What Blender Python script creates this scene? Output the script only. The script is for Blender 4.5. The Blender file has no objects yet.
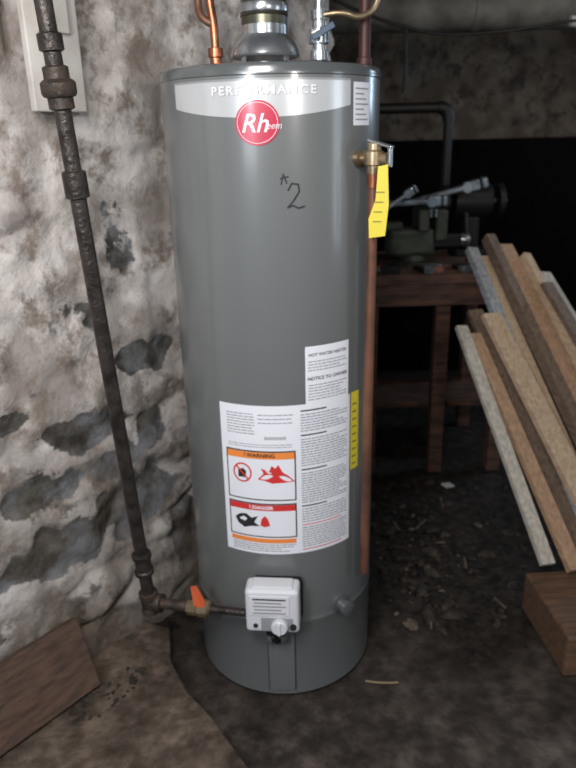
import bpy, math, random
from mathutils import Vector, Matrix, noise, Euler
random.seed(7)
scn=bpy.context.scene
try:
    scn.view_settings.view_transform='Standard'
    scn.view_settings.look='None'
except Exception: pass
PI=math.pi
# ------------------------------------------------------------------ helpers
def s2l(c):
    return tuple(((x/255.)/12.92 if x/255.<=.04045 else ((x/255.+.055)/1.055)**2.4) for x in c)+(1,)
def mat(name,col,rough=.6,metal=0.,col2=None,scale=8.,bump=0.,bscale=40.,detail=6.,stretch=None,coat=0.,spec=.5,ramp=(.35,.65),crough=.14):
    m=bpy.data.materials.new(name);m.use_nodes=True
    nt=m.node_tree;b=nt.nodes['Principled BSDF']
    b.inputs['Base Color'].default_value=s2l(col);b.inputs['Roughness'].default_value=rough
    b.inputs['Metallic'].default_value=metal
    b.inputs['Specular IOR Level'].default_value=spec
    b.inputs['Coat Weight'].default_value=coat
    b.inputs['Coat Roughness'].default_value=crough
    if col2 or bump:
        tc=nt.nodes.new('ShaderNodeTexCoord');mp=nt.nodes.new('ShaderNodeMapping')
        nt.links.new(tc.outputs['Object'],mp.inputs[0])
        if stretch: mp.inputs['Scale'].default_value=stretch
    if col2:
        n=nt.nodes.new('ShaderNodeTexNoise');n.inputs['Scale'].default_value=scale;n.inputs['Detail'].default_value=detail
        nt.links.new(mp.outputs[0],n.inputs['Vector'])
        r=nt.nodes.new('ShaderNodeValToRGB');r.color_ramp.elements[0].position=ramp[0];r.color_ramp.elements[1].position=ramp[1]
        r.color_ramp.elements[0].color=s2l(col);r.color_ramp.elements[1].color=s2l(col2)
        nt.links.new(n.outputs['Fac'],r.inputs[0]);nt.links.new(r.outputs[0],b.inputs['Base Color'])
    if bump:
        n2=nt.nodes.new('ShaderNodeTexNoise');n2.inputs['Scale'].default_value=bscale;n2.inputs['Detail'].default_value=5
        nt.links.new(mp.outputs[0],n2.inputs['Vector'])
        bp=nt.nodes.new('ShaderNodeBump');bp.inputs['Strength'].default_value=bump;bp.inputs['Distance'].default_value=.01
        nt.links.new(n2.outputs['Fac'],bp.inputs['Height']);nt.links.new(bp.outputs[0],b.inputs['Normal'])
    return m
def empty(name,loc=(0,0,0)):
    e=bpy.data.objects.new(name,None);e.location=loc;e.empty_display_size=.05
    scn.collection.objects.link(e);return e
def mesh(name,V,F,m,parent=None,smooth=False,angle=None):
    me=bpy.data.meshes.new(name);me.from_pydata([tuple(v) for v in V],[],F);me.update()
    if smooth:
        for p in me.polygons:p.use_smooth=True
    me.materials.append(m)
    o=bpy.data.objects.new(name,me);scn.collection.objects.link(o)
    if parent is not None:
        o.parent=parent
        o.matrix_parent_inverse=Matrix.Translation(parent.location).inverted()
    if angle is not None:
        try: me.set_sharp_from_angle(angle=math.radians(angle))
        except Exception: pass
    return o
def frame(d):
    d=Vector(d).normalized()
    a=Vector((0,0,1)) if abs(d.z)<.9 else Vector((1,0,0))
    x=a.cross(d).normalized();y=d.cross(x);return x,y,d
def lathe(name,prof,m,parent=None,p0=(0,0,0),d=(0,0,1),n=32,smooth=True,cap=True):
    x,y,z=frame(d);p0=Vector(p0);V=[];F=[]
    for r,h in prof:
        for i in range(n):
            a=2*PI*i/n;V.append(p0+z*h+(x*math.cos(a)+y*math.sin(a))*r)
    for j in range(len(prof)-1):
        for i in range(n):
            F.append((j*n+i,j*n+(i+1)%n,(j+1)*n+(i+1)%n,(j+1)*n+i))
    if cap:
        F.append(tuple(reversed(range(n))));F.append(tuple((len(prof)-1)*n+i for i in range(n)))
    return mesh(name,V,F,m,parent,smooth,35)
def tube(name,p0,p1,r,m,parent=None,n=20,r2=None):
    d=Vector(p1)-Vector(p0)
    return lathe(name,[(r,0),(r if r2 is None else r2,d.length)],m,parent,p0,d,n)
def path(name,pts,r,m,parent=None,res=8):
    cu=bpy.data.curves.new(name,'CURVE');cu.dimensions='3D';cu.bevel_depth=r;cu.bevel_resolution=4;cu.resolution_u=res
    sp=cu.splines.new('NURBS');sp.points.add(len(pts)-1);sp.order_u=3;sp.use_endpoint_u=True
    for i,p in enumerate(pts):sp.points[i].co=(*p,1)
    cu.use_fill_caps=True
    o=bpy.data.objects.new(name,cu);scn.collection.objects.link(o)
    dg=bpy.context.evaluated_depsgraph_get();me=bpy.data.meshes.new_from_object(o.evaluated_get(dg))
    bpy.data.objects.remove(o)
    me.materials.clear();me.materials.append(m)
    for p in me.polygons:p.use_smooth=True
    ob=bpy.data.objects.new(name,me);scn.collection.objects.link(ob)
    if parent is not None:
        ob.parent=parent;ob.matrix_parent_inverse=Matrix.Translation(parent.location).inverted()
    return ob
def box(name,c,s,m,parent=None,rot=None,bev=.003,seg=2,X=None):
    import bmesh
    hx,hy,hz=[k/2 for k in s]
    V=[Vector((i*hx,j*hy,k*hz)) for i in(-1,1) for j in(-1,1) for k in(-1,1)]
    F=[(0,1,3,2),(4,6,7,5),(0,4,5,1),(2,3,7,6),(0,2,6,4),(1,5,7,3)]
    if X is not None: M=X
    elif rot is not None: M=Euler(rot).to_matrix()
    else: M=Matrix.Identity(3)
    c=Vector(c)
    bm=bmesh.new();bv=[bm.verts.new(v) for v in V]
    for f in F:bm.faces.new([bv[i] for i in f])
    if bev>0:
        bmesh.ops.bevel(bm,geom=list(bm.edges),offset=min(bev,min(s)*.45),segments=seg,affect='EDGES',profile=.5)
    bmesh.ops.recalc_face_normals(bm,faces=bm.faces)
    me=bpy.data.meshes.new(name);bm.to_mesh(me);bm.free()
    for v in me.vertices:v.co=M@v.co+c
    me.materials.append(m)
    o=bpy.data.objects.new(name,me);scn.collection.objects.link(o)
    if parent is not None:
        o.parent=parent;o.matrix_parent_inverse=Matrix.Translation(parent.location).inverted()
    return o
def join(objs,name):
    bpy.ops.object.select_all(action='DESELECT')
    for o in objs:o.select_set(True)
    bpy.context.view_layer.objects.active=objs[0]
    bpy.ops.object.join();objs[0].name=name;return objs[0]
def fbm(p,o=4):
    return noise.fractal(Vector(p),1.0,2.0,o)

# ------------------------------------------------------------------ materials
M_jacket=mat('heater_grey_enamel',(106,109,110),.32,0.,spec=.5,coat=.6)
M_rim=mat('heater_top_grey',(104,108,110),.22,.3,coat=.6)
M_band=mat('silver_band',(196,199,202),.28,.2,coat=.8)
M_red=mat('logo_red',(186,20,62),.4,coat=.4)
M_white=mat('label_white',(230,232,240),.5)
M_white2=mat('plastic_white',(214,216,222),.4)
M_grey_ink=mat('ink_grey',(148,150,156),.6)
M_ink=mat('ink_black',(38,38,42),.6)
M_orange=mat('label_orange',(238,140,66),.5)
M_lred=mat('label_red',(210,54,54),.5)
M_yellow=mat('tag_yellow',(220,204,60),.5)
M_yprint=mat('tag_print_olive',(130,122,56),.6)
M_ltext=mat('text_light',(222,222,228),.5)
M_copper=mat('copper',(196,124,92),.32,.8,(140,88,66),14,.1)
M_copper_old=mat('copper_aged',(142,98,78),.5,.5,(100,72,60),12,.1)
M_iron=mat('black_iron',(74,68,64),.36,.5,(46,41,39),30,.3,120)
M_iron_rust=mat('rusty_iron',(92,78,68),.5,.45,(56,50,46),26,.35,90)
M_brass=mat('brass',(186,168,138),.35,.8,(130,112,88),20)
M_galv=mat('galvanised_steel',(192,198,204),.25,.8,(142,148,154),18)
M_steel=mat('bright_steel',(176,188,200),.28,.75,(120,130,140),20)
M_dark=mat('dark_metal',(34,34,36),.5,.4)
M_black=mat('matte_black',(11,10,10),.95,spec=.05)
M_blackpipe=mat('black_pipe',(24,22,22),.5)
M_green=mat('green_machine_paint',(70,78,64),.45,.1,(42,46,40),18,.2)
M_redpipe=mat('red_brown_pipe',(80,44,40),.5,.2,(56,34,32),20)
M_bench=mat('bench_wood',(106,74,60),.7,0,(60,44,38),9,.3,50,stretch=(1,6,6))
M_otag=mat('tag_orange',(200,92,52),.5)

def wood(name,c1,c2,st):
    return mat(name,c1,.68,0,c2,6,.25,30,8,stretch=st,ramp=(.3,.7))
# ------------------------------------------------------------------ walls
N=Vector((-.76,.65,0)).normalized();T=Vector((.65,.76,0)).normalized();WD=.37
def stone_material(name,plA,plB,plC,stA,stB,stC,dirtc=(104,92,78)):
    m=bpy.data.materials.new(name);m.use_nodes=True;nt=m.node_tree;L=nt.links;b=nt.nodes['Principled BSDF']
    b.inputs['Roughness'].default_value=.9;b.inputs['Specular IOR Level'].default_value=.2
    tc=nt.nodes.new('ShaderNodeTexCoord')
    def nz(sc,det=7,rough=.6,off=0):
        n=nt.nodes.new('ShaderNodeTexNoise');n.inputs['Scale'].default_value=sc;n.inputs['Detail'].default_value=det;n.inputs['Roughness'].default_value=rough
        v=tc.outputs['Object']
        if off:
            mp=nt.nodes.new('ShaderNodeMapping');mp.inputs['Location'].default_value=(off,off,off);L.new(v,mp.inputs[0]);v=mp.outputs[0]
        L.new(v,n.inputs['Vector']);return n
    def ramp(src,p0,p1,c0,c1):
        r=nt.nodes.new('ShaderNodeValToRGB');r.color_ramp.elements[0].position=p0;r.color_ramp.elements[1].position=p1
        r.color_ramp.elements[0].color=c0;r.color_ramp.elements[1].color=c1;L.new(src,r.inputs[0]);return r
    def mix(f,a,c):
        x=nt.nodes.new('ShaderNodeMix');x.data_type='RGBA';L.new(f,x.inputs[0]);L.new(a,x.inputs[6]);L.new(c,x.inputs[7]);return x.outputs[2]
    pl=ramp(nz(6,7,.6).outputs['Fac'],.42,.58,s2l(plA),s2l(plB))
    rgb=nt.nodes.new('ShaderNodeRGB');rgb.outputs[0].default_value=s2l(plC)
    f2=ramp(nz(10,8,.68,3).outputs['Fac'],.5,.61,(0,0,0,1),(1,1,1,1))
    c1=mix(f2.outputs[0],pl.outputs[0],rgb.outputs[0])
    st=ramp(nz(15,8,.66).outputs['Fac'],.4,.62,s2l(stA),s2l(stB))
    rg2=nt.nodes.new('ShaderNodeRGB');rg2.outputs[0].default_value=s2l(stC)
    f4=ramp(nz(7,6,.6,7).outputs['Fac'],.46,.60,(0,0,0,1),(1,1,1,1))
    stx=mix(f4.outputs[0],st.outputs[0],rg2.outputs[0])
    at=nt.nodes.new('ShaderNodeAttribute');at.attribute_name='stone'
    ad=nt.nodes.new('ShaderNodeMath');ad.operation='ADD';L.new(at.outputs['Fac'],ad.inputs[0])
    m2=nt.nodes.new('ShaderNodeMath');m2.operation='MULTIPLY_ADD';L.new(nz(13,9,.68,11).outputs['Fac'],m2.inputs[0]);m2.inputs[1].default_value=1.9;m2.inputs[2].default_value=-.95
    L.new(m2.outputs[0],ad.inputs[1])
    f3=ramp(ad.outputs[0],.40,.56,(0,0,0,1),(1,1,1,1))
    c2=mix(f3.outputs[0],c1,stx)
    at2=nt.nodes.new('ShaderNodeAttribute');at2.attribute_name='dirt'
    dc=nt.nodes.new('ShaderNodeRGB');dc.outputs[0].default_value=s2l(dirtc)
    c3=mix(at2.outputs['Fac'],c2,dc.outputs[0])
    L.new(c3,b.inputs['Base Color'])
    bp=nt.nodes.new('ShaderNodeBump');bp.inputs['Strength'].default_value=.75;bp.inputs['Distance'].default_value=.012
    L.new(nz(28,9,.68).outputs['Fac'],bp.inputs['Height']);L.new(bp.outputs[0],b.inputs['Normal'])
    return m
M_wall=stone_material('whitewashed_rubble_stone',(166,158,153),(216,210,206),(142,130,121),(58,56,53),(106,104,101),(134,137,143))
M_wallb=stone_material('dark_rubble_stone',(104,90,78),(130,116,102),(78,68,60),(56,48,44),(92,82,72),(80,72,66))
PATCH=[(-.151,.877,.10,.05,1.2),(-.371,.726,.14,.05,.9),(-.465,.42,.2,.075,.9),(-.24,.457,.15,.10,.85),(-.571,.811,.05,.028,1.1),
 (-.05,.27,.06,.12,.85),(-.62,1.30,.05,.09,.75),(-.52,.60,.12,.045,.8),(-.15,.66,.06,.06,.7),(-.2,1.2,.05,.1,.5),(-.35,1.02,.08,.05,.5),(-.3,.60,.1,.05,.6)]
def wall_grid(name,o,t,n,s0,s1,z0,z1,st,m,patches=(),seed=0.,amp=1.,thick=.2,base=0.):
    ns=int((s1-s0)/st)+1;nz_=int((z1-z0)/st)+1;V=[];F=[];S=[];D=[]
    for j in range(nz_):
        for i in range(ns):
            s=s0+(s1-s0)*i/(ns-1);z=z0+(z1-z0)*j/(nz_-1)
            ws=s+.06*noise.noise(Vector((s*5,z*5,seed)));wz=z+.06*noise.noise(Vector((s*5,z*5,seed+9)))
            dd,pp=noise.voronoi(Vector((ws*4.6,wz*7.,seed)))
            e=min(1,(dd[1]-dd[0])*3.2)
            cellr=noise.noise(pp[0]*7.3+Vector((3.1,1.7,.3)))
            h=.022*e*(.6+cellr)+.024*fbm((s*2.2,z*2.2,seed+3))+.009*fbm((s*14,z*14,seed))+.003*noise.noise(Vector((s*60,z*60,0)))
            h*=amp
            low=max(0,min(1,(1.05-z)/.5))
            stn=base+.14*low+.3*cellr*e+.22*noise.noise(Vector((s*3,z*3,seed+5)))
            for (ps,pz,a,b,k) in patches:
                q=((s-ps)/a)**2+((z-pz)/b)**2+.9*noise.noise(Vector((s*16,z*16,2)))
                if q<1.6:
                    w=max(0,min(1,(1.3-q)*1.6));stn=max(stn,w*k);h-=.008*w
            S.append(stn)
            D.append(max(0,min(.8,.30*low+max(0,(0.34-z)*1.9)+.35*noise.noise(Vector((s*5,z*5,1)))-.05)))
            V.append(o+t*s-n*h+Vector((0,0,z)))
    nf=len(V)
    for j in range(nz_-1):
        for i in range(ns-1):
            a=j*ns+i;F.append((a,a+1,a+ns+1,a+ns))
    for (i,j) in((0,0),(ns-1,0),(ns-1,nz_-1),(0,nz_-1)):
        s=s0+(s1-s0)*i/(ns-1);z=z0+(z1-z0)*j/(nz_-1)
        V.append(o+t*s+n*thick+Vector((0,0,z)));S.append(base);D.append(0.)
    bk=nf
    F.append((bk,bk+3,bk+2,bk+1))
    F.append(tuple([j*ns for j in range(nz_)]+[bk+3,bk]))
    F.append(tuple([j*ns+ns-1 for j in range(nz_-1,-1,-1)]+[bk+1,bk+2]))
    F.append(tuple([(nz_-1)*ns+i for i in range(ns)]+[bk+2,bk+3]))
    F.append(tuple([i for i in range(ns-1,-1,-1)]+[bk,bk+1]))
    ob=mesh(name,V,F,m,None,True,60)
    for nm,A in(('stone',S),('dirt',D)):
        at=ob.data.attributes.new(nm,'FLOAT','POINT')
        for k,v in enumerate(A):at.data[k].value=v
    return ob
CH=2.25
wall_grid('wall_left',N*WD,T,N,-2.6,.74,-.02,CH,.0125,M_wall,PATCH,1.7,1.,.25,.10)
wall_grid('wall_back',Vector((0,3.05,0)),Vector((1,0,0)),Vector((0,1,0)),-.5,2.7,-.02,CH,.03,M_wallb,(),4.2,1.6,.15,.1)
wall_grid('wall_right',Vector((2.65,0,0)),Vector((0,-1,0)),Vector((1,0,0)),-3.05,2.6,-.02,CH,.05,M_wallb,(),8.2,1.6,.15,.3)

# floor
def floor_mat(name,cols,ydark):
    m=bpy.data.materials.new(name);m.use_nodes=True;nt=m.node_tree;L=nt.links;b=nt.nodes['Principled BSDF']
    b.inputs['Roughness'].default_value=.7;b.inputs['Specular IOR Level'].default_value=.3
    tc=nt.nodes.new('ShaderNodeTexCoord')
    def nz(sc,det=8,rough=.65):
        n=nt.nodes.new('ShaderNodeTexNoise');n.inputs['Scale'].default_value=sc;n.inputs['Detail'].default_value=det;n.inputs['Roughness'].default_value=rough
        L.new(tc.outputs['Object'],n.inputs['Vector']);return n
    r=nt.nodes.new('ShaderNodeValToRGB');e=r.color_ramp.elements
    e[0].position=.34;e[0].color=s2l(cols[0]);e[1].position=.66;e[1].color=s2l(cols[2])
    x=e.new(.5);x.color=s2l(cols[1]);L.new(nz(4.2).outputs['Fac'],r.inputs[0])
    r2=nt.nodes.new('ShaderNodeValToRGB');r2.color_ramp.elements[0].position=.42;r2.color_ramp.elements[1].position=.6
    r2.color_ramp.elements[0].color=(.35,.33,.31,1);r2.color_ramp.elements[1].color=(1,1,1,1);L.new(nz(17,10,.75).outputs['Fac'],r2.inputs[0])
    mx=nt.nodes.new('ShaderNodeMix');mx.data_type='RGBA';mx.blend_type='MULTIPLY';mx.inputs[0].default_value=.75
    L.new(r.outputs[0],mx.inputs[6]);L.new(r2.outputs[0],mx.inputs[7]);out=mx.outputs[2]
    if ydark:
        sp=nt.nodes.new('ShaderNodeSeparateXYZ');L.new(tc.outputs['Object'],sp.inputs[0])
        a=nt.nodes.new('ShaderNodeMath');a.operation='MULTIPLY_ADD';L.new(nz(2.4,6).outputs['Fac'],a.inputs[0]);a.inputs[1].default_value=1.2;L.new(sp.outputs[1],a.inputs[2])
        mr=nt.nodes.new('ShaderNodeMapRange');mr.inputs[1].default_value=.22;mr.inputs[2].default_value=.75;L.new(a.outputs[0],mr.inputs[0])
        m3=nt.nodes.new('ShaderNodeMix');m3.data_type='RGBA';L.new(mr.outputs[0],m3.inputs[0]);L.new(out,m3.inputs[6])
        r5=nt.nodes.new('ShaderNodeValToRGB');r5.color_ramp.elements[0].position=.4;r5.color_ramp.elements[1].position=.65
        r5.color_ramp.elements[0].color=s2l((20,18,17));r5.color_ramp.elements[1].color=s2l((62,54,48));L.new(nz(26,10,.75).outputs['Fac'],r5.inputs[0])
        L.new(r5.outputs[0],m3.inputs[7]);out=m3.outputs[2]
    L.new(out,b.inputs['Base Color'])
    bp=nt.nodes.new('ShaderNodeBump');bp.inputs['Strength'].default_value=.6;bp.inputs['Distance'].default_value=.012
    L.new(nz(26,9).outputs['Fac'],bp.inputs['Height']);L.new(bp.outputs[0],b.inputs['Normal'])
    return m
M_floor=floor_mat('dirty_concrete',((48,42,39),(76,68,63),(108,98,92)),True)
M_slab=floor_mat('worn_slab',((80,69,61),(112,98,87),(136,122,109)),False)
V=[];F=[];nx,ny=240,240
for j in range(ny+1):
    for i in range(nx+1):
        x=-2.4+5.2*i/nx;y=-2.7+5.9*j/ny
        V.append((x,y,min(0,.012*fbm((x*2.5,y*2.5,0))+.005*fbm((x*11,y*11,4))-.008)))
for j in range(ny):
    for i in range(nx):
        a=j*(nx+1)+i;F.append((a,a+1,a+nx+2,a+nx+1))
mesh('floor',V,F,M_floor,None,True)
M_ceil=mat('old_ceiling_wood',(66,50,42),.85,0,(40,32,28),5,.3,30,stretch=(1,8,1))
cl=[box('ceiling',(.15,.25,CH+.04),(5.2,5.9,.06),M_ceil,None,bev=0)]
for k in range(8):
    cl.append(box('j',(.15,-2.2+.7*k,CH-.05),(4.4,.05,.14),M_ceil,None,bev=.003))
join(cl,'ceiling')

poly=[(-1.05,-.55),(-.62,-.10),(-.45,.06),(-.36,.02),(-.335,-.12),(-.275,-.24),(-.20,-.33),(-.11,-.47),(.02,-.66),(.2,-1.0),(-1.2,-1.0)]
n=len(poly);V=[(x,y,-.02) for x,y in poly]+[(x,y,.024) for x,y in poly]
o=mesh('floor_slab',V,[tuple(range(n-1,-1,-1)),tuple(range(n,2*n))]+[(i,(i+1)%n,n+(i+1)%n,n+i) for i in range(n)],M_slab)
bv=o.modifiers.new('b','BEVEL');bv.width=.006;bv.segments=2

M_plank=wood('weathered_plank',(104,80,66),(66,50,44),(3,3,14))
pc=N*(WD-.075)+T*(-.70)+Vector((0,0,.128))
Xp=Matrix((T,(N*.93+Vector((0,0,-.36))).normalized(),(Vector((0,0,.93))+N*.36).normalized())).transposed()
box('leaning_plank',pc,(.40,.028,.20),M_plank,None,X=Xp,bev=.003)

pn=empty('wall_panel',tuple(N*(WD-.05)+T*(-.37)+Vector((0,0,1.66))))
Xw=Matrix((T,N,Vector((0,0,1)))).transposed()
M_panel=mat('painted_panel',(210,206,200),.6,0,(184,178,170),9)
box('panel_board',N*(WD-.065)+T*(-.36)+Vector((0,0,1.66)),(.13,.02,.31),M_panel,pn,X=Xw)
box('panel_cover',N*(WD-.08)+T*(-.36)+Vector((0,0,1.72)),(.07,.016,.12),M_panel,pn,X=Xw)

# ------------------------------------------------------------------ water heater
R=.25;H=1.5828
wh=empty('water_heater')
prof=[(.232,0.0),(.240,.004),(.2485,.012),(.2485,.240),(.2508,.244),(.2508,.252),(.2495,.256),(R,.262),(R,1.558)]
lathe('jacket',prof,M_jacket,wh,n=160,cap=True)
lathe('top_cap',[(R+.0004,1.558),(R+.0025,1.560),(R+.0025,1.574),(R-.001,1.580),(R-.010,H),(.02,H+.006)],M_rim,wh,n=160)
def cylP(u,z,r):
    a=u/R;return Vector((r*math.sin(a),-r*math.cos(a),z))
def az(d): return math.radians(d)*R
def patch(name,a0,a1,z0,z1,m,lift=.0006,top=None,bot=None,n=24):
    V=[];F=[]
    for j in range(2):
        for i in range(n+1):
            t=i/n;zb=bot(t) if bot else z0;zt=top(t) if top else z1
            V.append(cylP(az(a0+(a1-a0)*t),zb+(zt-zb)*j,R+lift))
    for i in range(n):F.append((i,i+1,n+2+i,n+1+i))
    return mesh(name,V,F,m,wh,True)
def disc(name,ac,zc,ru,rz,m,lift,n=40,k=6,inner=0.):
    V=[];F=[]
    rings=[inner+(1-inner)*i/k for i in range(k+1)]
    for q in rings:
        for i in range(n):
            a=2*PI*i/n;V.append(cylP(az(ac)+ru*q*math.cos(a),zc+rz*q*math.sin(a),R+lift))
    for j in range(k):
        for i in range(n):F.append((j*n+i,(j+1)*n+i,(j+1)*n+(i+1)%n,j*n+(i+1)%n))
    return mesh(name,V,F,m,wh,True)
def blob(name,ac,zc,pts,m,lift=.0022):
    V=[cylP(az(ac),zc,R+lift)]+[cylP(az(ac)+a,zc+b,R+lift) for a,b in pts]
    k=len(pts);F=[(0,1+i,1+(i+1)%k) for i in range(k)]
    return mesh(name,V,F,m,wh)
def text(name,s,ac,z,size,m,lift=.0012,shear=0,align='CENTER',sx=1.,bold=0,sp=1.):
    cu=bpy.data.curves.new(name,'FONT');cu.body=s;cu.size=size;cu.shear=shear;cu.align_x=align;cu.align_y='CENTER';cu.offset=bold
    cu.resolution_u=2;cu.space_character=sp
    o=bpy.data.objects.new(name,cu);scn.collection.objects.link(o)
    dg=bpy.context.evaluated_depsgraph_get();me=bpy.data.meshes.new_from_object(o.evaluated_get(dg));bpy.data.objects.remove(o)
    me.materials.clear();me.materials.append(m)
    for v in me.vertices:
        v.co=cylP(az(ac)+v.co.x*sx,z+v.co.y,R+lift)
    ob=bpy.data.objects.new(name,me);scn.collection.objects.link(ob);ob.parent=wh
    return ob
def stroke(name,pts,w,m,lift=.0012):
    V=[];F=[];P=[]
    for i in range(len(pts)-1):
        for k in range(6):
            t=k/6;P.append((pts[i][0]*(1-t)+pts[i+1][0]*t,pts[i][1]*(1-t)+pts[i+1][1]*t))
    P.append(pts[-1])
    for i,p in enumerate(P):
        a=P[max(0,i-1)];b=P[min(len(P)-1,i+1)];dx,dz=b[0]-a[0],b[1]-a[1];l=math.hypot(dx,dz) or 1
        nx_,nz_=-dz/l*w/2,dx/l*w/2
        V.append(cylP(p[0]+nx_,p[1]+nz_,R+lift));V.append(cylP(p[0]-nx_,p[1]-nz_,R+lift))
    for i in range(len(P)-1):F.append((2*i,2*i+1,2*i+3,2*i+2))
    return mesh(name,V,F,m,wh)
patch('silver_band',-53,41,1.5,1.555,M_band,top=lambda t:1.549,bot=lambda t:1.502-.022*(1-(2*t-1)**2),n=60)
patch('band_edge_strip',-53,41,1.5,1.555,mat('band_edge',(150,152,155),.3,.2),.0009,top=lambda t:1.552,bot=lambda t:1.548,n=60)  # darker grey strip along the top edge of the silver band
text('band_text','PERFORMANCE',-3.5,1.530,.023,M_ltext,lift=.0016,sx=1.15,bold=.0005,sp=1.25)
text('band_text_shadow','PERFORMANCE',-3.3,1.5295,.023,M_grey_ink,lift=.0012,sx=1.15,bold=.0009,sp=1.25)
disc('logo_disc',-6.5,1.47,.045,.043,M_red,.0020)
disc('logo_ring',-6.5,1.47,.041,.039,M_ltext,.0026,k=1,inner=.975)
text('logo_text','Rh',-8,1.468,.050,M_ltext,lift=.0030,shear=.3,bold=.0006)
text('logo_text_end','eem',1.0,1.464,.018,M_ltext,lift=.0030,shear=.3)
u0=az(10.5)
stroke('mark_two',[(u0-.016,1.338),(u0-.008,1.352),(u0+.006,1.35),(u0+.008,1.336),(u0-.004,1.318),(u0-.018,1.303),(u0-.006,1.308),(u0+.006,1.302),(u0+.02,1.306)],.0035,M_ink)
u1=az(5)
stroke('mark_hash_a',[(u1-.006,1.35),(u1-.001,1.372),(u1+.006,1.352)],.003,M_ink)
stroke('mark_hash_b',[(u1-.008,1.362),(u1+.010,1.366)],.003,M_ink)
patch('energy_sticker',43,57,1.462,1.546,M_white)
for k in range(7):patch('energy_line',44.5,55.5-(k%3)*2,1.472+k*.010,1.475+k*.010,M_grey_ink,.001,n=8)
patch('notice_label',14,41,.858,.998,M_white)
text('notice_a','HOT WATER HEATER',27.5,.977,.0105,M_ink,lift=.001,bold=.0002)
text('notice_b','NOTICE TO OWNER',27.5,.920,.0115,M_ink,lift=.001,bold=.0003)
def lines(a0,a1,z0,z1,n,m=M_grey_ink,h=.0026,name='text_line'):
    obs=[]
    for k in range(n):
        z=z1-(z1-z0)*(k+.5)/n
        a=a0
        aend=a1-(random.random()*.25*(a1-a0) if random.random()<.35 else 0)
        while a<aend-.3:
            w=min(random.uniform(1.2,3.6),aend-a)
            obs.append(patch(name,a,a+w,z-h/2,z+h/2,m,.0011,n=2));a+=w+.45
    return join(obs,name)
lines(15.5,39.5,.937,.965,4);lines(15.5,39.5,.866,.908,6)
patch('main_label',-34.5,42.5,.460,.860,M_white,n=48)
lines(-30,-14,.785,.842,8,M_grey_ink,name='label_text_a')
lines(-12,7,.812,.842,3,M_grey_ink,name='label_text_b')
lines(-30,6,.752,.764,2,M_grey_ink,.002,name='label_text_c')
text('barcode','IIIIIIIIIIIIIIIIIII',-3,.778,.012,M_ink,lift=.001,sx=.9)
def framebox(a0,a1,z0,z1):
    patch('box_black',a0,a1,z0,z1,M_ink,.0010);patch('box_white',a0+.8,a1-.8,z0+.0035,z1-.0035,M_white,.0016)
framebox(-31.5,8,.612,.745)
patch('warn_header',-30.7,7.2,.724,.7415,M_orange,.0021);text('warn_text','! WARNING',-12,.733,.014,M_ink,lift=.0026,bold=.0004)
disc('no_sign',-22,.685,.024,.026,M_lred,.0024,k=2,inner=.84)
stroke('no_bar',[(az(-22)-.015,.702),(az(-22)+.015,.668)],.004,M_lred,.0028)
blob('gas_can',-22.3,.684,[(-.010,-.012),(.010,-.012),(.011,.006),(.006,.009),(.004,.014),(-.001,.010),(-.009,.010)],M_ink,.0021)
blob('flame_icon',-3,.682,[(-.045,-.012),(-.030,.004),(-.036,.018),(-.016,.010),(-.010,.026),(-.002,.018),(.006,.028),(.016,.008),(.030,-.002),(.045,-.018),(.020,-.020),(-.010,-.022),(-.025,-.016)],M_lred,.0021)
lines(-30,-13,.620,.652,4,M_ink,.0026,'warn_lines_a');lines(-10,6,.620,.650,4,M_ink,.0026,'warn_lines_b')
framebox(-31.5,8,.508,.604)
patch('danger_header',-30.7,7.2,.584,.6005,M_lred,.0021);text('danger_text','! DANGER',-12,.592,.013,M_white,lift=.0026,bold=.0004)
blob('hand_icon',-20,.552,[(-.034,.006),(-.020,.018),(-.004,.020),(.010,.010),(.026,.016),(.016,-.002),(.030,-.012),(.008,-.014),(-.010,-.020),(-.026,-.010)],M_ink,.0021)
blob('hand_light',-22,.556,[(-.012,.002),(-.002,.008),(.008,.002),(0,-.006)],M_white,.0026)
blob('steam_icon',-10,.552,[(-.012,-.010),(-.002,-.014),(.012,-.010),(.008,.008),(0,.018),(-.009,.008)],M_lred,.0022)
lines(-5,6.5,.518,.578,7,M_grey_ink,name='danger_lines');lines(-30,-8,.513,.526,2,M_ink,.002,name='danger_lines_b')
patch('caution_strip',-30.8,7.3,.493,.505,M_orange,.0021)
lines(-30,7,.466,.490,4,M_grey_ink,name='caution_lines')
for (z0,z1,n) in((.79,.838,7),(.70,.775,11),(.60,.685,13),(.545,.588,6),(.475,.535,9)):
    lines(11,40,z0,z1,n,M_grey_ink,.0030,'column_lines')
for z in(.844,.782,.692,.593):patch('column_head',11,26,z-.0015,z+.002,M_ink,.0012)
for z in(.540,.470):patch('column_red',11,36,z-.0012,z+.0012,M_lred,.0012)
patch('yellow_sticker',43.3,50.5,.655,.862,M_yellow,.001,n=6)
for k in range(9):patch('yellow_line',44.5,48,.668+k*.02,.673+k*.02,M_yprint,.0014,n=2)
patch('access_door',-11,5,.03,.222,M_jacket,.0040)
for a in(-11,5):patch('door_seam',a-.2,a+.2,.03,.222,M_dark,.0042,n=2)
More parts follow.
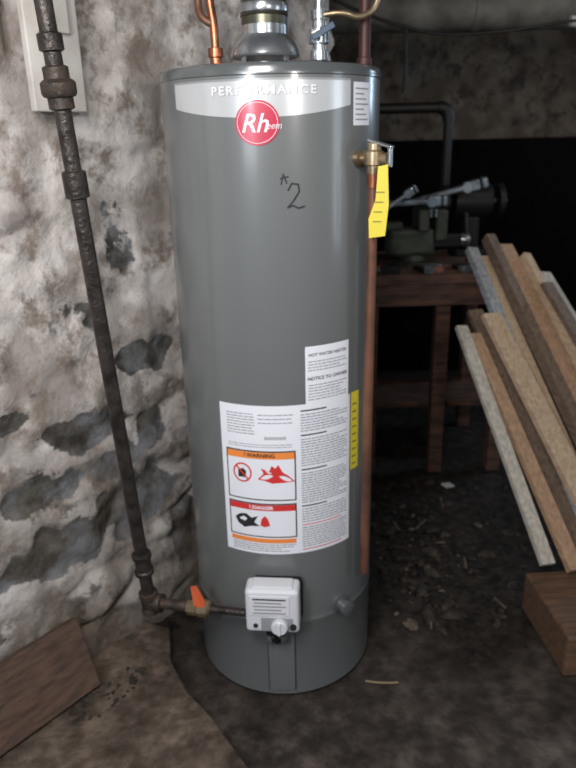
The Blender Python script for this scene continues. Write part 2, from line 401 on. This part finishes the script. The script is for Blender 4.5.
# gas control valve
C=Vector((math.sin(az(-6)/R),-math.cos(az(-6)/R),0))
S=Vector((-C.y,C.x,0))
if S.x<0:S=-S
Xc=Matrix((S,C*-1,Vector((0,0,1)))).transposed()
gc=C*.290+Vector((0,0,.338))
box('valve_bracket',C*.256+Vector((0,0,.338))+S*.010,(.125,.02,.12),M_dark,wh,X=Xc,bev=.01)
box('valve_body',gc,(.134,.060,.124),M_white2,wh,X=Xc,bev=.010,seg=4)
box('valve_cap',gc+Vector((0,0,.061)),(.105,.045,.014),M_white2,wh,X=Xc,bev=.006)
fz=.0302
box('valve_face_plate',gc+C*(fz+.001)+Vector((0,0,.020))-S*.006,(.100,.004,.056),M_ltext,wh,X=Xc,bev=.001)
for k in range(5):
    box('valve_print',gc+C*(fz+.0036)+Vector((0,0,.040-k*.010))-S*(.006+.004*(k%2)),(.082-.014*(k%2),.001,.0035),M_grey_ink if k else M_ink,wh,X=Xc,bev=0)
box('valve_recess',gc+C*(fz+.0002)+Vector((0,0,-.036))+S*.012,(.080,.002,.040),M_grey_ink,wh,X=Xc,bev=.001)
lathe('valve_knob',[(.021,0),(.021,.012),(.018,.015),(.006,.015)],M_white2,wh,gc+C*fz+Vector((0,0,-.038))+S*.018,C,24)
box('knob_grip',gc+C*(fz+.017)+Vector((0,0,-.038))+S*.018,(.007,.008,.034),M_ltext,wh,X=Xc,bev=.002)
lathe('status_window',[(.006,0),(.006,.003)],M_ink,wh,gc+C*fz+Vector((0,0,-.040))-S*.042,C,16)
lathe('igniter_button',[(.008,0),(.008,.006)],M_ink,wh,gc+C*fz+Vector((0,0,-.040))+S*.052,C,16)
box('valve_lower',gc+Vector((0,0,-.072))+S*.006,(.050,.040,.024),M_dark,wh,X=Xc,bev=.006)
for k,dx in enumerate((-.012,.006,.022)):
    b0=gc+S*dx+Vector((0,0,-.080))
    path('burner_tube',[b0,b0+Vector((0,0,-.03))+C*.004,b0+Vector((0,0,-.055))-C*.02,b0+Vector((0,0,-.065))-C*.042],.006,M_galv if k!=1 else M_dark,wh)
D_=Vector((math.sin(math.radians(35.5)),-math.cos(math.radians(35.5)),0))
lathe('drain_valve',[(.026,0),(.026,.006),(.016,.008),(.016,.022),(.020,.024),(.020,.036),(.012,.038)],M_rim,wh,D_*.249+Vector((0,0,.272)),D_,28)
# T&P valve + discharge pipe
A_=Vector((math.sin(math.radians(47)),-math.cos(math.radians(47)),0))
ztp=1.395
lathe('relief_valve_nipple',[(.018,0),(.018,.012),(.012,.014),(.012,.045)],M_brass,wh,A_*.249+Vector((0,0,ztp)),A_,20)
q=A_*.292
lathe('relief_valve_body',[(.012,-.03),(.016,-.03),(.016,-.014),(.021,-.012),(.021,.014),(.015,.018),(.015,.03),(.006,.034)],M_brass,wh,q+Vector((0,0,ztp)),(0,0,1),24)
sd=Vector((.75,-.66,0)).normalized()
tube('relief_side',q+Vector((0,0,ztp)),q+sd*.034+Vector((0,0,ztp)),.012,M_brass,wh)
box('relief_lever',q+sd*.016+Vector((0,0,ztp+.030)),(.060,.016,.006),M_galv,wh,rot=(0,.25,-.7),bev=.002)
tube('lever_end',q+sd*.040+Vector((0,0,ztp+.024)),q+sd*.040+Vector((0,0,ztp-.016)),.006,M_galv,wh)
lathe('discharge_adapter',[(.014,0),(.014,.03),(.0125,.032)],M_copper,wh,q+Vector((0,0,ztp-.058)),(0,0,1),20)
q2=A_*.286
tube('discharge_pipe',q+Vector((0,0,ztp-.03)),q2+Vector((0,0,.36)),.0115,M_copper_old,wh)
tg=q+sd*.020+Vector((0,-.008,0))
rx=Vector((.96,-.28,0));ry=Vector((.28,.96,0))
th=.0012
P=[(-.006,.006),(.014,.010),(.018,-.07),(.012,-.135),(-.022,-.140),(-.024,-.10),(-.010,-.06)]
V=[]
for s_ in(-1,1):
    for (a,b) in P:V.append(tg+rx*a+ry*(th*s_-.02)+Vector((0,0,ztp-.02+b)))
n_=len(P)
mesh('yellow_tag',V,[tuple(range(n_)),tuple(range(2*n_-1,n_-1,-1))]+[(i,n_+i,n_+(i+1)%n_,(i+1)%n_) for i in range(n_)],M_yellow,wh)
for k in range(4):
    box('tag_print',tg+ry*(-.0225)+rx*(-.002*k)+Vector((0,0,ztp-.065-k*.020)),(.018,.0006,.002),M_yprint,wh,X=Matrix((rx,ry,Vector((0,0,1)))).transposed(),bev=0)
# draft hood + flue
fl_=Vector((-.010,0,0))
lathe('draft_hood',[(.076,0),(.078,.004),(.076,.014),(.068,.030),(.056,.042),(.0515,.046),(.0515,.065)],M_galv,wh,fl_+Vector((0,0,H+.028)),(0,0,1),48)
for k in range(4):
    a=PI/4+k*PI/2
    box('hood_leg',fl_+Vector((.066*math.cos(a),.066*math.sin(a),H+.018)),(.014,.003,.04),M_galv,wh,rot=(0,0,a+PI/2),bev=0)
lathe('flue_collar',[(.05,0),(.05,.012)],M_rim,wh,fl_+Vector((0,0,H)),(0,0,1),40)
M_flue=mat('tarnished_flue',(112,110,92),.35,.8,(60,68,78),10)
lathe('flue_pipe',[(.051,0),(.051,.02),(.054,.022),(.051,.027),(.051,.30),(.053,.303),(.051,.306),(.051,CH-H-.10)],M_flue,wh,fl_+Vector((0,0,H+.09)),(0,0,1),48)
lathe('flue_band',[(.0535,0),(.0545,.003),(.0545,.015),(.0535,.018)],M_galv,wh,fl_+Vector((0,0,H+.118)),(0,0,1),48)
cp=Vector((-.122,0,0))
lathe('copper_nipple',[(.017,0),(.017,.012),(.013,.014),(.013,.03),(.017,.032),(.017,.05),(.0115,.052)],M_copper,wh,cp+Vector((0,0,H)),(0,0,1),24)
path('copper_line',[cp+Vector((0,0,H+.04)),cp+Vector((0,0,H+.09)),cp+Vector((-.004,0,H+.12)),cp+Vector((-.008,0,H+.15)),cp+Vector((-.008,0,H+.18)),cp+Vector((-.008,0,H+.25)),cp+Vector((-.008,0,CH-.02))],.0095,M_copper,wh)
path('copper_branch',[cp+Vector((-.006,0,H+.10)),cp+Vector((-.03,0,H+.11)),cp+Vector((-.036,.02,H+.15)),cp+Vector((-.04,.03,CH-.02))],.0085,M_copper_old,wh)
vp=Vector((.112,-.01,0))
lathe('shutoff_valve',[(.013,0),(.013,.018),(.020,.020),(.020,.040),(.015,.042),(.015,.052),(.024,.054),(.024,.082),(.016,.084),(.016,.10),(.019,.102),(.019,.12),(.0115,.122),(.0115,.6)],M_galv,wh,vp+Vector((0,0,H)),(0,0,1),24)
tube('valve_stem',vp+Vector((0,0,H+.068)),vp+Vector((-.01,-.04,H+.068)),.008,M_brass,wh)
box('valve_handle',vp+Vector((.006,-.044,H+.074)),(.055,.006,.014),mat('handle_blue',(60,80,104),.45),wh,rot=(0,-.5,0),bev=.002)
rp=Vector((.218,.02,0))
lathe('hot_pipe',[(.017,0),(.017,.03),(.0135,.032),(.0135,.55)],M_redpipe,wh,rp+Vector((0,0,H-.005)),(0,0,1),20)
path('brass_branch',[vp+Vector((.01,-.01,H+.11)),vp+Vector((.05,-.02,H+.115)),vp+Vector((.09,-.01,H+.10)),vp+Vector((.14,.0,H+.13)),vp+Vector((.15,.0,H+.3))],.007,M_brass,wh)

# ------------------------------------------------------------------ gas pipe
gp=empty('gas_pipe',(-.40,-.3,0))
def gpt(z):
    t=(z-.30)/(1.70-.30);return Vector((-.360+(-.405+.360)*t,-.20+(-.31+.20)*t,z))
tube('pipe_riser',gpt(.28),gpt(CH-.03),.0165,M_iron,gp,24)
dd=(gpt(1.5)-gpt(.5)).normalized()
def fit(name,z,prof,m=M_iron):lathe(name,prof,m,gp,gpt(z),dd,24)
fit('union_fitting',1.50,[(.018,0),(.024,.003),(.024,.022),(.030,.024),(.033,.030),(.033,.048),(.029,.052),(.024,.055),(.024,.075),(.018,.078)],M_iron_rust)
fit('coupling',1.335,[(.018,0),(.024,.003),(.024,.052),(.018,.055)])
fit('coupling_top',1.60,[(.018,0),(.023,.003),(.023,.03),(.018,.033)])
fit('tee_body',.385,[(.018,0),(.025,.003),(.025,.013),(.021,.016),(.021,.05),(.025,.054),(.025,.064),(.018,.068)],M_iron)
el=gpt(.29)
lathe('elbow_body',[(.014,-.03),(.024,-.03),(.024,-.018),(.021,-.012),(.023,.0),(.021,.018),(.025,.022),(.025,.034),(.017,.036)],M_iron_rust,gp,el,dd,24)
tgt_=gc+S*-.067+Vector((0,0,-.028))
hd=(tgt_-el);Lh=hd.length;hd.normalize()
lathe('elbow_arm',[(.019,0),(.020,.018),(.025,.022),(.025,.036),(.0145,.038),(.0145,Lh*.42)],M_iron_rust,gp,el,hd,24)
lathe('brass_union',[(.016,Lh*.40),(.021,Lh*.41),(.021,Lh*.50),(.017,Lh*.51),(.023,Lh*.52),(.023,Lh*.62),(.016,Lh*.64)],M_brass,gp,el,hd,8,smooth=False)
lathe('valve_nipple',[(.010,Lh*.62),(.010,Lh*.98)],M_iron,gp,el,hd,20)
ot=el+hd*(Lh*.50)
V=[ot+Vector(p) for p in((-.006,-.02,.02),(.02,-.024,.012),(.024,-.022,.035),(.004,-.012,.075),(-.012,-.008,.07))]
V2=[v+Vector((0,.0015,0)) for v in V]
mesh('orange_tag',V+V2,[(0,1,2,3,4),(9,8,7,6,5)]+[(i,5+i,5+(i+1)%5,(i+1)%5) for i in range(5)],M_otag,gp)

# ------------------------------------------------------------------ workbench
wb=empty('workbench',(.7,1.3,0))
zt=.905
for k in range(4):
    box('top_plank',(.66,1.075+k*.155,zt-.02),(.70,.15,.04),M_bench,wb,bev=.004)
box('apron_front',(.66,1.025,zt-.085),(.66,.03,.09),M_bench,wb)
box('apron_back',(.66,1.59,zt-.085),(.66,.03,.09),M_bench,wb)
for x in(.345,.975):box('apron_side',(x,1.31,zt-.085),(.03,.54,.09),M_bench,wb)
for x in(.39,.69,.955):
    for y in(1.06,1.56):
        if x==.69 and y>1.5:continue
        box('leg',(x,y,(zt-.04)/2),(.06,.06,zt-.04),M_bench,wb)
box('lower_shelf',(.66,1.42,.24),(.64,.32,.03),M_bench,wb)

vz=zt
vs=empty('bench_vise',(.60,1.25,vz))
lathe('swivel_base',[(.085,0),(.085,.014),(.06,.022),(.055,.045)],M_green,vs,(.60,1.25,vz),(0,0,1),28)
box('vise_body',(.58,1.25,vz+.10),(.20,.12,.12),M_green,vs,bev=.02,seg=3)
box('vise_anvil',(.50,1.25,vz+.165),(.09,.08,.04),M_green,vs,bev=.01)
box('rear_jaw',(.625,1.25,vz+.19),(.045,.15,.09),M_green,vs,bev=.008)
box('front_jaw',(.70,1.25,vz+.17),(.05,.15,.13),M_green,vs,bev=.01)
box('jaw_plate_rear',(.652,1.25,vz+.222),(.010,.152,.032),M_steel,vs,bev=.001)
box('jaw_plate_front',(.673,1.25,vz+.222),(.010,.152,.032),M_steel,vs,bev=.001)
box('slide_bar',(.70,1.25,vz+.10),(.20,.055,.055),M_dark,vs,bev=.006)
lathe('screw_head',[(.022,0),(.026,.01),(.026,.04),(.018,.046)],M_galv,vs,(.795,1.25,vz+.10),(1,0,0),20)
tube('handle_bar',(.825,1.20,vz+.02),(.825,1.28,vz+.20),.007,M_dark,vs)
for p in((.825,1.20,vz+.02),(.825,1.28,vz+.20)):
    lathe('handle_knob',[(.005,-.010),(.011,-.006),(.011,.006),(.005,.010)],M_dark,vs,p,(0,.4,.9),16)
def wrench(name,p0,p1,w,m):
    e=empty(name,tuple(p0));p0=Vector(p0);p1=Vector(p1);d=(p1-p0);L_=d.length;d.normalize()
    x=d;y=Vector((0,0,1)).cross(d).normalized();z=x.cross(y);X=Matrix((x,y,z)).transposed()
    box('handle',p0+d*L_*.42,(L_*.84,w,w*.8),m,e,X=X,bev=w*.3)
    box('lower_jaw',p0+d*L_*.86+y*w*.2,(L_*.12,w*1.7,w*1.5),m,e,X=X,bev=w*.25)
    box('hook_jaw',p0+d*L_*.98+y*w*.3,(L_*.08,w*2.0,w*1.5),m,e,X=X,bev=w*.25)
    tube('adjust_nut',p0+d*L_*.76-y*w*.6,p0+d*L_*.76+y*w*.6,w*.75,M_steel,e)
    return e
wrench('pipe_wrench',(.46,1.20,vz+.262),(.72,1.22,vz+.268),.030,M_steel)
wrench('pipe_wrench',(.58,1.30,vz+.255),(.90,1.27,vz+.335),.030,M_steel)
wrench('pipe_wrench',(.44,1.15,vz+.235),(.58,1.16,vz+.325),.022,M_steel)
gr=empty('bench_grinder',(.93,1.47,zt))
box('grinder_base',(.90,1.47,zt+.015),(.16,.14,.03),M_dark,gr,bev=.006)
box('grinder_neck',(.90,1.47,zt+.10),(.07,.08,.15),M_dark,gr,bev=.01)
lathe('grinder_motor',[(.03,0),(.07,.012),(.075,.03),(.075,.16),(.07,.178),(.03,.19)],M_dark,gr,(.805,1.47,zt+.24),(1,0,0),28)
for x in(.76,1.01):
    lathe('grinding_wheel',[(.02,0),(.075,.002),(.075,.026),(.02,.028)],M_dark,gr,(x,1.47,zt+.24),(1,0,0),28)
tube('grinder_shaft',(.74,1.47,zt+.24),(1.06,1.47,zt+.24),.010,M_steel,gr)
cl=[]
for k in range(26):
    x=random.uniform(.36,.92);y=random.uniform(1.04,1.14);s=random.uniform(.014,.038)
    cl.append(box('c',(x,y,zt+s*.4),(s*2.2,s,s*.8),(M_dark,M_galv,M_copper_old)[k%3],None,rot=(0,0,random.uniform(0,3)),bev=.003))
join(cl,'loose_hardware')

# ------------------------------------------------------------------ lumber pile
W1=wood('board_grey',(206,198,186),(160,152,140),(6,1,1))
W2=wood('board_tan',(186,152,122),(150,118,92),(6,1,1))
W3=wood('board_pine',(208,184,156),(174,148,120),(6,1,1))
W4=wood('board_brown',(130,110,94),(92,76,66),(6,1,1))
W5=wood('board_whitewash',(176,182,188),(128,132,136),(6,1,1))
for m_ in(W1,W2,W3,W4,W5):
    mp=[n for n in m_.node_tree.nodes if n.type=='MAPPING'][0]
    mp.inputs['Scale'].default_value=(14,2,14)
lp=empty('lumber_pile',(.9,.5,.13))
def board(p0,p1,w,t,m,off=0.,tw=0.,name='board'):
    p0=Vector(p0);p1=Vector(p1);d=(p1-p0);L_=d.length;d.normalize()
    x=d.cross(Vector((0,0,1))).normalized();z=x.cross(d).normalized()
    Rm=Matrix.Rotation(tw,3,d);x=Rm@x;z=Rm@z
    X=Matrix((x,d,z)).transposed()
    return box(name,(p0+p1)/2+z*off,(w,L_,t),m,lp,X=X,bev=.002)
zb=.15
board((.800,.06,zb+.02),(.680,.76,.735),.046,.020,W1,.03,.12)
board((.880,.03,zb+.02),(.730,.74,.715),.050,.024,W2,.018,.1)
board((1.02,.06,zb+.02),(.805,.80,.775),.080,.024,W3,.018,.08)
board((.965,.06,zb),(.765,.84,.80),.06,.022,W4,-.012,.0)
board((1.06,.09,zb),(.840,1.04,.975),.050,.025,W3,-.02,.0)
board((1.10,.10,zb+.02),(.865,1.10,1.02),.042,.045,W4,.02,.1)
board((1.00,.08,zb),(.800,1.06,1.00),.046,.03,W5,-.01,.15)
board((1.17,.10,zb+.01),(.925,1.07,.99),.065,.022,W2,.02,.1)
board((1.24,.08,zb+.01),(.99,1.03,.95),.035,.05,W3,.02,.2)
board((1.28,.06,zb+.03),(1.02,.88,.85),.050,.02,W4,.05,.1)
board((1.34,.08,zb+.01),(1.06,.98,.89),.060,.02,W1,.02,.2)
M_tim=wood('old_timber',(118,88,66),(78,60,49),(2,12,12))
box('timber_beam',(1.125,-.045,.068),(.72,.30,.136),M_tim,None,rot=(0,0,.05),bev=.008)

# ------------------------------------------------------------------ background
M_duct=mat('pipe_insulation',(116,116,112),.7,.1,(78,76,72),7,.3,30)
lathe('ceiling_duct',[(.085,0),(.085,.6),(.09,.603),(.09,.63),(.085,.633),(.085,1.4),(.09,1.403),(.09,1.43),(.085,1.433),(.085,2.3)],M_duct,None,(.25,1.5,1.925),(1,.0,0),40)
box('dark_band_panel',(1.45,2.45,.70),(1.95,.05,1.40),M_black,None,bev=.004)  # flat matte black panel filling the dark band before the back wall
bp=empty('drain_pipe',(.5,1.7,1.5))
tube('pipe_run',(.30,1.7,1.55),(.80,1.7,1.55),.024,M_blackpipe,bp)
tube('pipe_drop',(.83,1.7,1.52),(.83,1.7,.92),.022,M_blackpipe,bp)
path('pipe_elbow',[(.78,1.7,1.55),(.83,1.7,1.55),(.83,1.7,1.49)],.030,M_blackpipe,bp)
path('hanging_cable',[(.25,1.25,1.93),(.55,1.25,1.80),(.9,1.25,1.80),(1.3,1.25,1.86),(1.9,1.3,1.85)],.006,M_blackpipe)
lf=empty('light_fixture',(1.26,1.36,1.86))
lathe('fixture_base',[(.03,0),(.032,.05),(.022,.06),(.020,.09)],M_white2,lf,(1.31,1.36,1.845),(-1,0,.1),24)
path('hanging_strap',[(.56,1.40,1.86),(.57,1.40,1.7),(.56,1.40,1.6)],.008,M_dark)

M_deb=mat('rubble',(66,57,49),.9,0,(30,27,25),30,.3)
M_deb2=mat('rubble_pale',(112,100,88),.9,0,(76,66,58),30,.3)
def chunk(x,y,z,s,m):
    V=[];k=7;st=random.uniform(1.,2.2);ro=random.uniform(0,PI)
    for j,(rr,hh) in enumerate(((.9,-.1),(1.,.3),(.5,.75))):
        for i in range(k):
            a=2*PI*i/k+j*.3;r_=s*rr*random.uniform(.6,1.25)
            u=r_*math.cos(a)*st;v=r_*math.sin(a)
            V.append((x+u*math.cos(ro)-v*math.sin(ro),y+u*math.sin(ro)+v*math.cos(ro),z+s*hh*random.uniform(.8,1.1)))
    F=[tuple(range(2*k,3*k))]
    for j in range(2):
        for i in range(k):F.append((j*k+i,j*k+(i+1)%k,(j+1)*k+(i+1)%k,(j+1)*k+i))
    return mesh('d',V,F,m,None)
db=[]
for k in range(420):
    x=.34+abs(random.gauss(0,.26));y=random.uniform(-.02,.95)
    if x>.98 or (x>.70 and y<.2):continue
    s=random.choice((.002,.003,.004,.005,.006,.009,.012))
    if random.random()<.04:s=.022
    db.append(chunk(x,y,-.006,s,M_deb2 if random.random()<.10 else M_deb))
for k in range(14):
    x=random.uniform(.36,.70);y=random.uniform(0,.9)
    db.append(box('d',(x,y,.0),(random.uniform(.03,.09),.008,.004),(M_deb2,M_deb)[k%2],None,rot=(0,0,random.uniform(0,3)),bev=.001))
join(db,'floor_rubble')
db=[]
for k in range(60):
    t=random.uniform(-.62,-.38);d=random.uniform(.11,.2);p=N*(WD-d)+T*t;s=random.uniform(.002,.007)
    db.append(chunk(p.x,p.y,.024,s,M_deb))
join(db,'floor_rubble')
M_chip=mat('pale_chip',(196,196,190),.7)
box('paper_scrap',(.72,.90,.004),(.05,.035,.006),M_chip,None,rot=(.1,.2,.6),bev=.001)
M_straw=mat('straw',(140,122,96),.8)
path('wood_splinter',[(.22,-.20,.0),(.26,-.215,.002),(.31,-.21,.0)],.003,M_straw)

# ------------------------------------------------------------------ lights
def area(name,loc,target,size,power,col,sy=None):
    l=bpy.data.lights.new(name,'AREA');l.energy=power;l.color=col;l.size=size
    if sy:l.shape='RECTANGLE';l.size_y=sy
    o=bpy.data.objects.new(name,l);scn.collection.objects.link(o);o.location=loc
    o.rotation_euler=(Vector(target)-Vector(loc)).to_track_quat('-Z','Y').to_euler();return o
area('assumed_bulb_light',(-.25,-1.55,2.08),(-.2,0,.85),.5,25,(1,.95,.9))  # assumed overhead bulb, out of view, added as the main light
area('glint_light_left',(-.66,-1.9,1.68),(-.25,0,1.15),.12,10,(.95,.97,1))  # unseen light added for a glint on the heater's top left
area('glint_light_right',(.72,-1.75,1.68),(0,0,1.15),.10,6,(1,.96,.9))  # second unseen light, added for the glint on the top right
area('assumed_cool_light_left',(-1.0,-2.5,1.75),(-.1,0,.8),.6,12,(.76,.88,1),1.0)  # unseen cool light, assumed for the bluish left of the heater; no window built
area('side_fill_light',(2.4,-1.0,1.35),(.2,0,.8),.45,7,(.8,.9,1),1.1)  # unseen cool fill added for the highlight down the jacket's right side
area('assumed_cool_light_right',(2.45,1.6,1.85),(.7,1.3,1.1),.35,10,(.6,.8,1),.6)  # unseen cool light, assumed for the bench tools' highlights; the wall has no window
area('rear_fill_light',(1.3,.5,2.15),(1.1,2.0,1.7),.2,3,(1,.86,.7))  # unseen fill added to brighten the duct and the back wall
w=bpy.data.worlds.new('world');scn.world=w;w.use_nodes=True
w.node_tree.nodes['Background'].inputs[0].default_value=(.38,.42,.5,1);w.node_tree.nodes['Background'].inputs[1].default_value=.15

# ------------------------------------------------------------------ camera
p,roll,yaw,h,D=.3512,-.0237,-.0141,1.4464,1.7039
f=Vector((-math.sin(yaw)*math.cos(p),math.cos(yaw)*math.cos(p),-math.sin(p)))
r=Vector((math.cos(yaw),math.sin(yaw),0));u=r.cross(f)
r2=r*math.cos(roll)+u*math.sin(roll);u2=-r*math.sin(roll)+u*math.cos(roll)
cam=bpy.data.cameras.new('camera');co=bpy.data.objects.new('camera',cam);scn.collection.objects.link(co)
Mx=Matrix((r2,u2,-f)).transposed().to_4x4();Mx.translation=Vector((0,-D,h));co.matrix_world=Mx
cam.sensor_fit='VERTICAL';cam.sensor_height=36;cam.lens=680/768*36;cam.clip_start=.02
cam.dof.use_dof=True;cam.dof.focus_distance=1.08;cam.dof.aperture_fstop=4.6
scn.camera=co
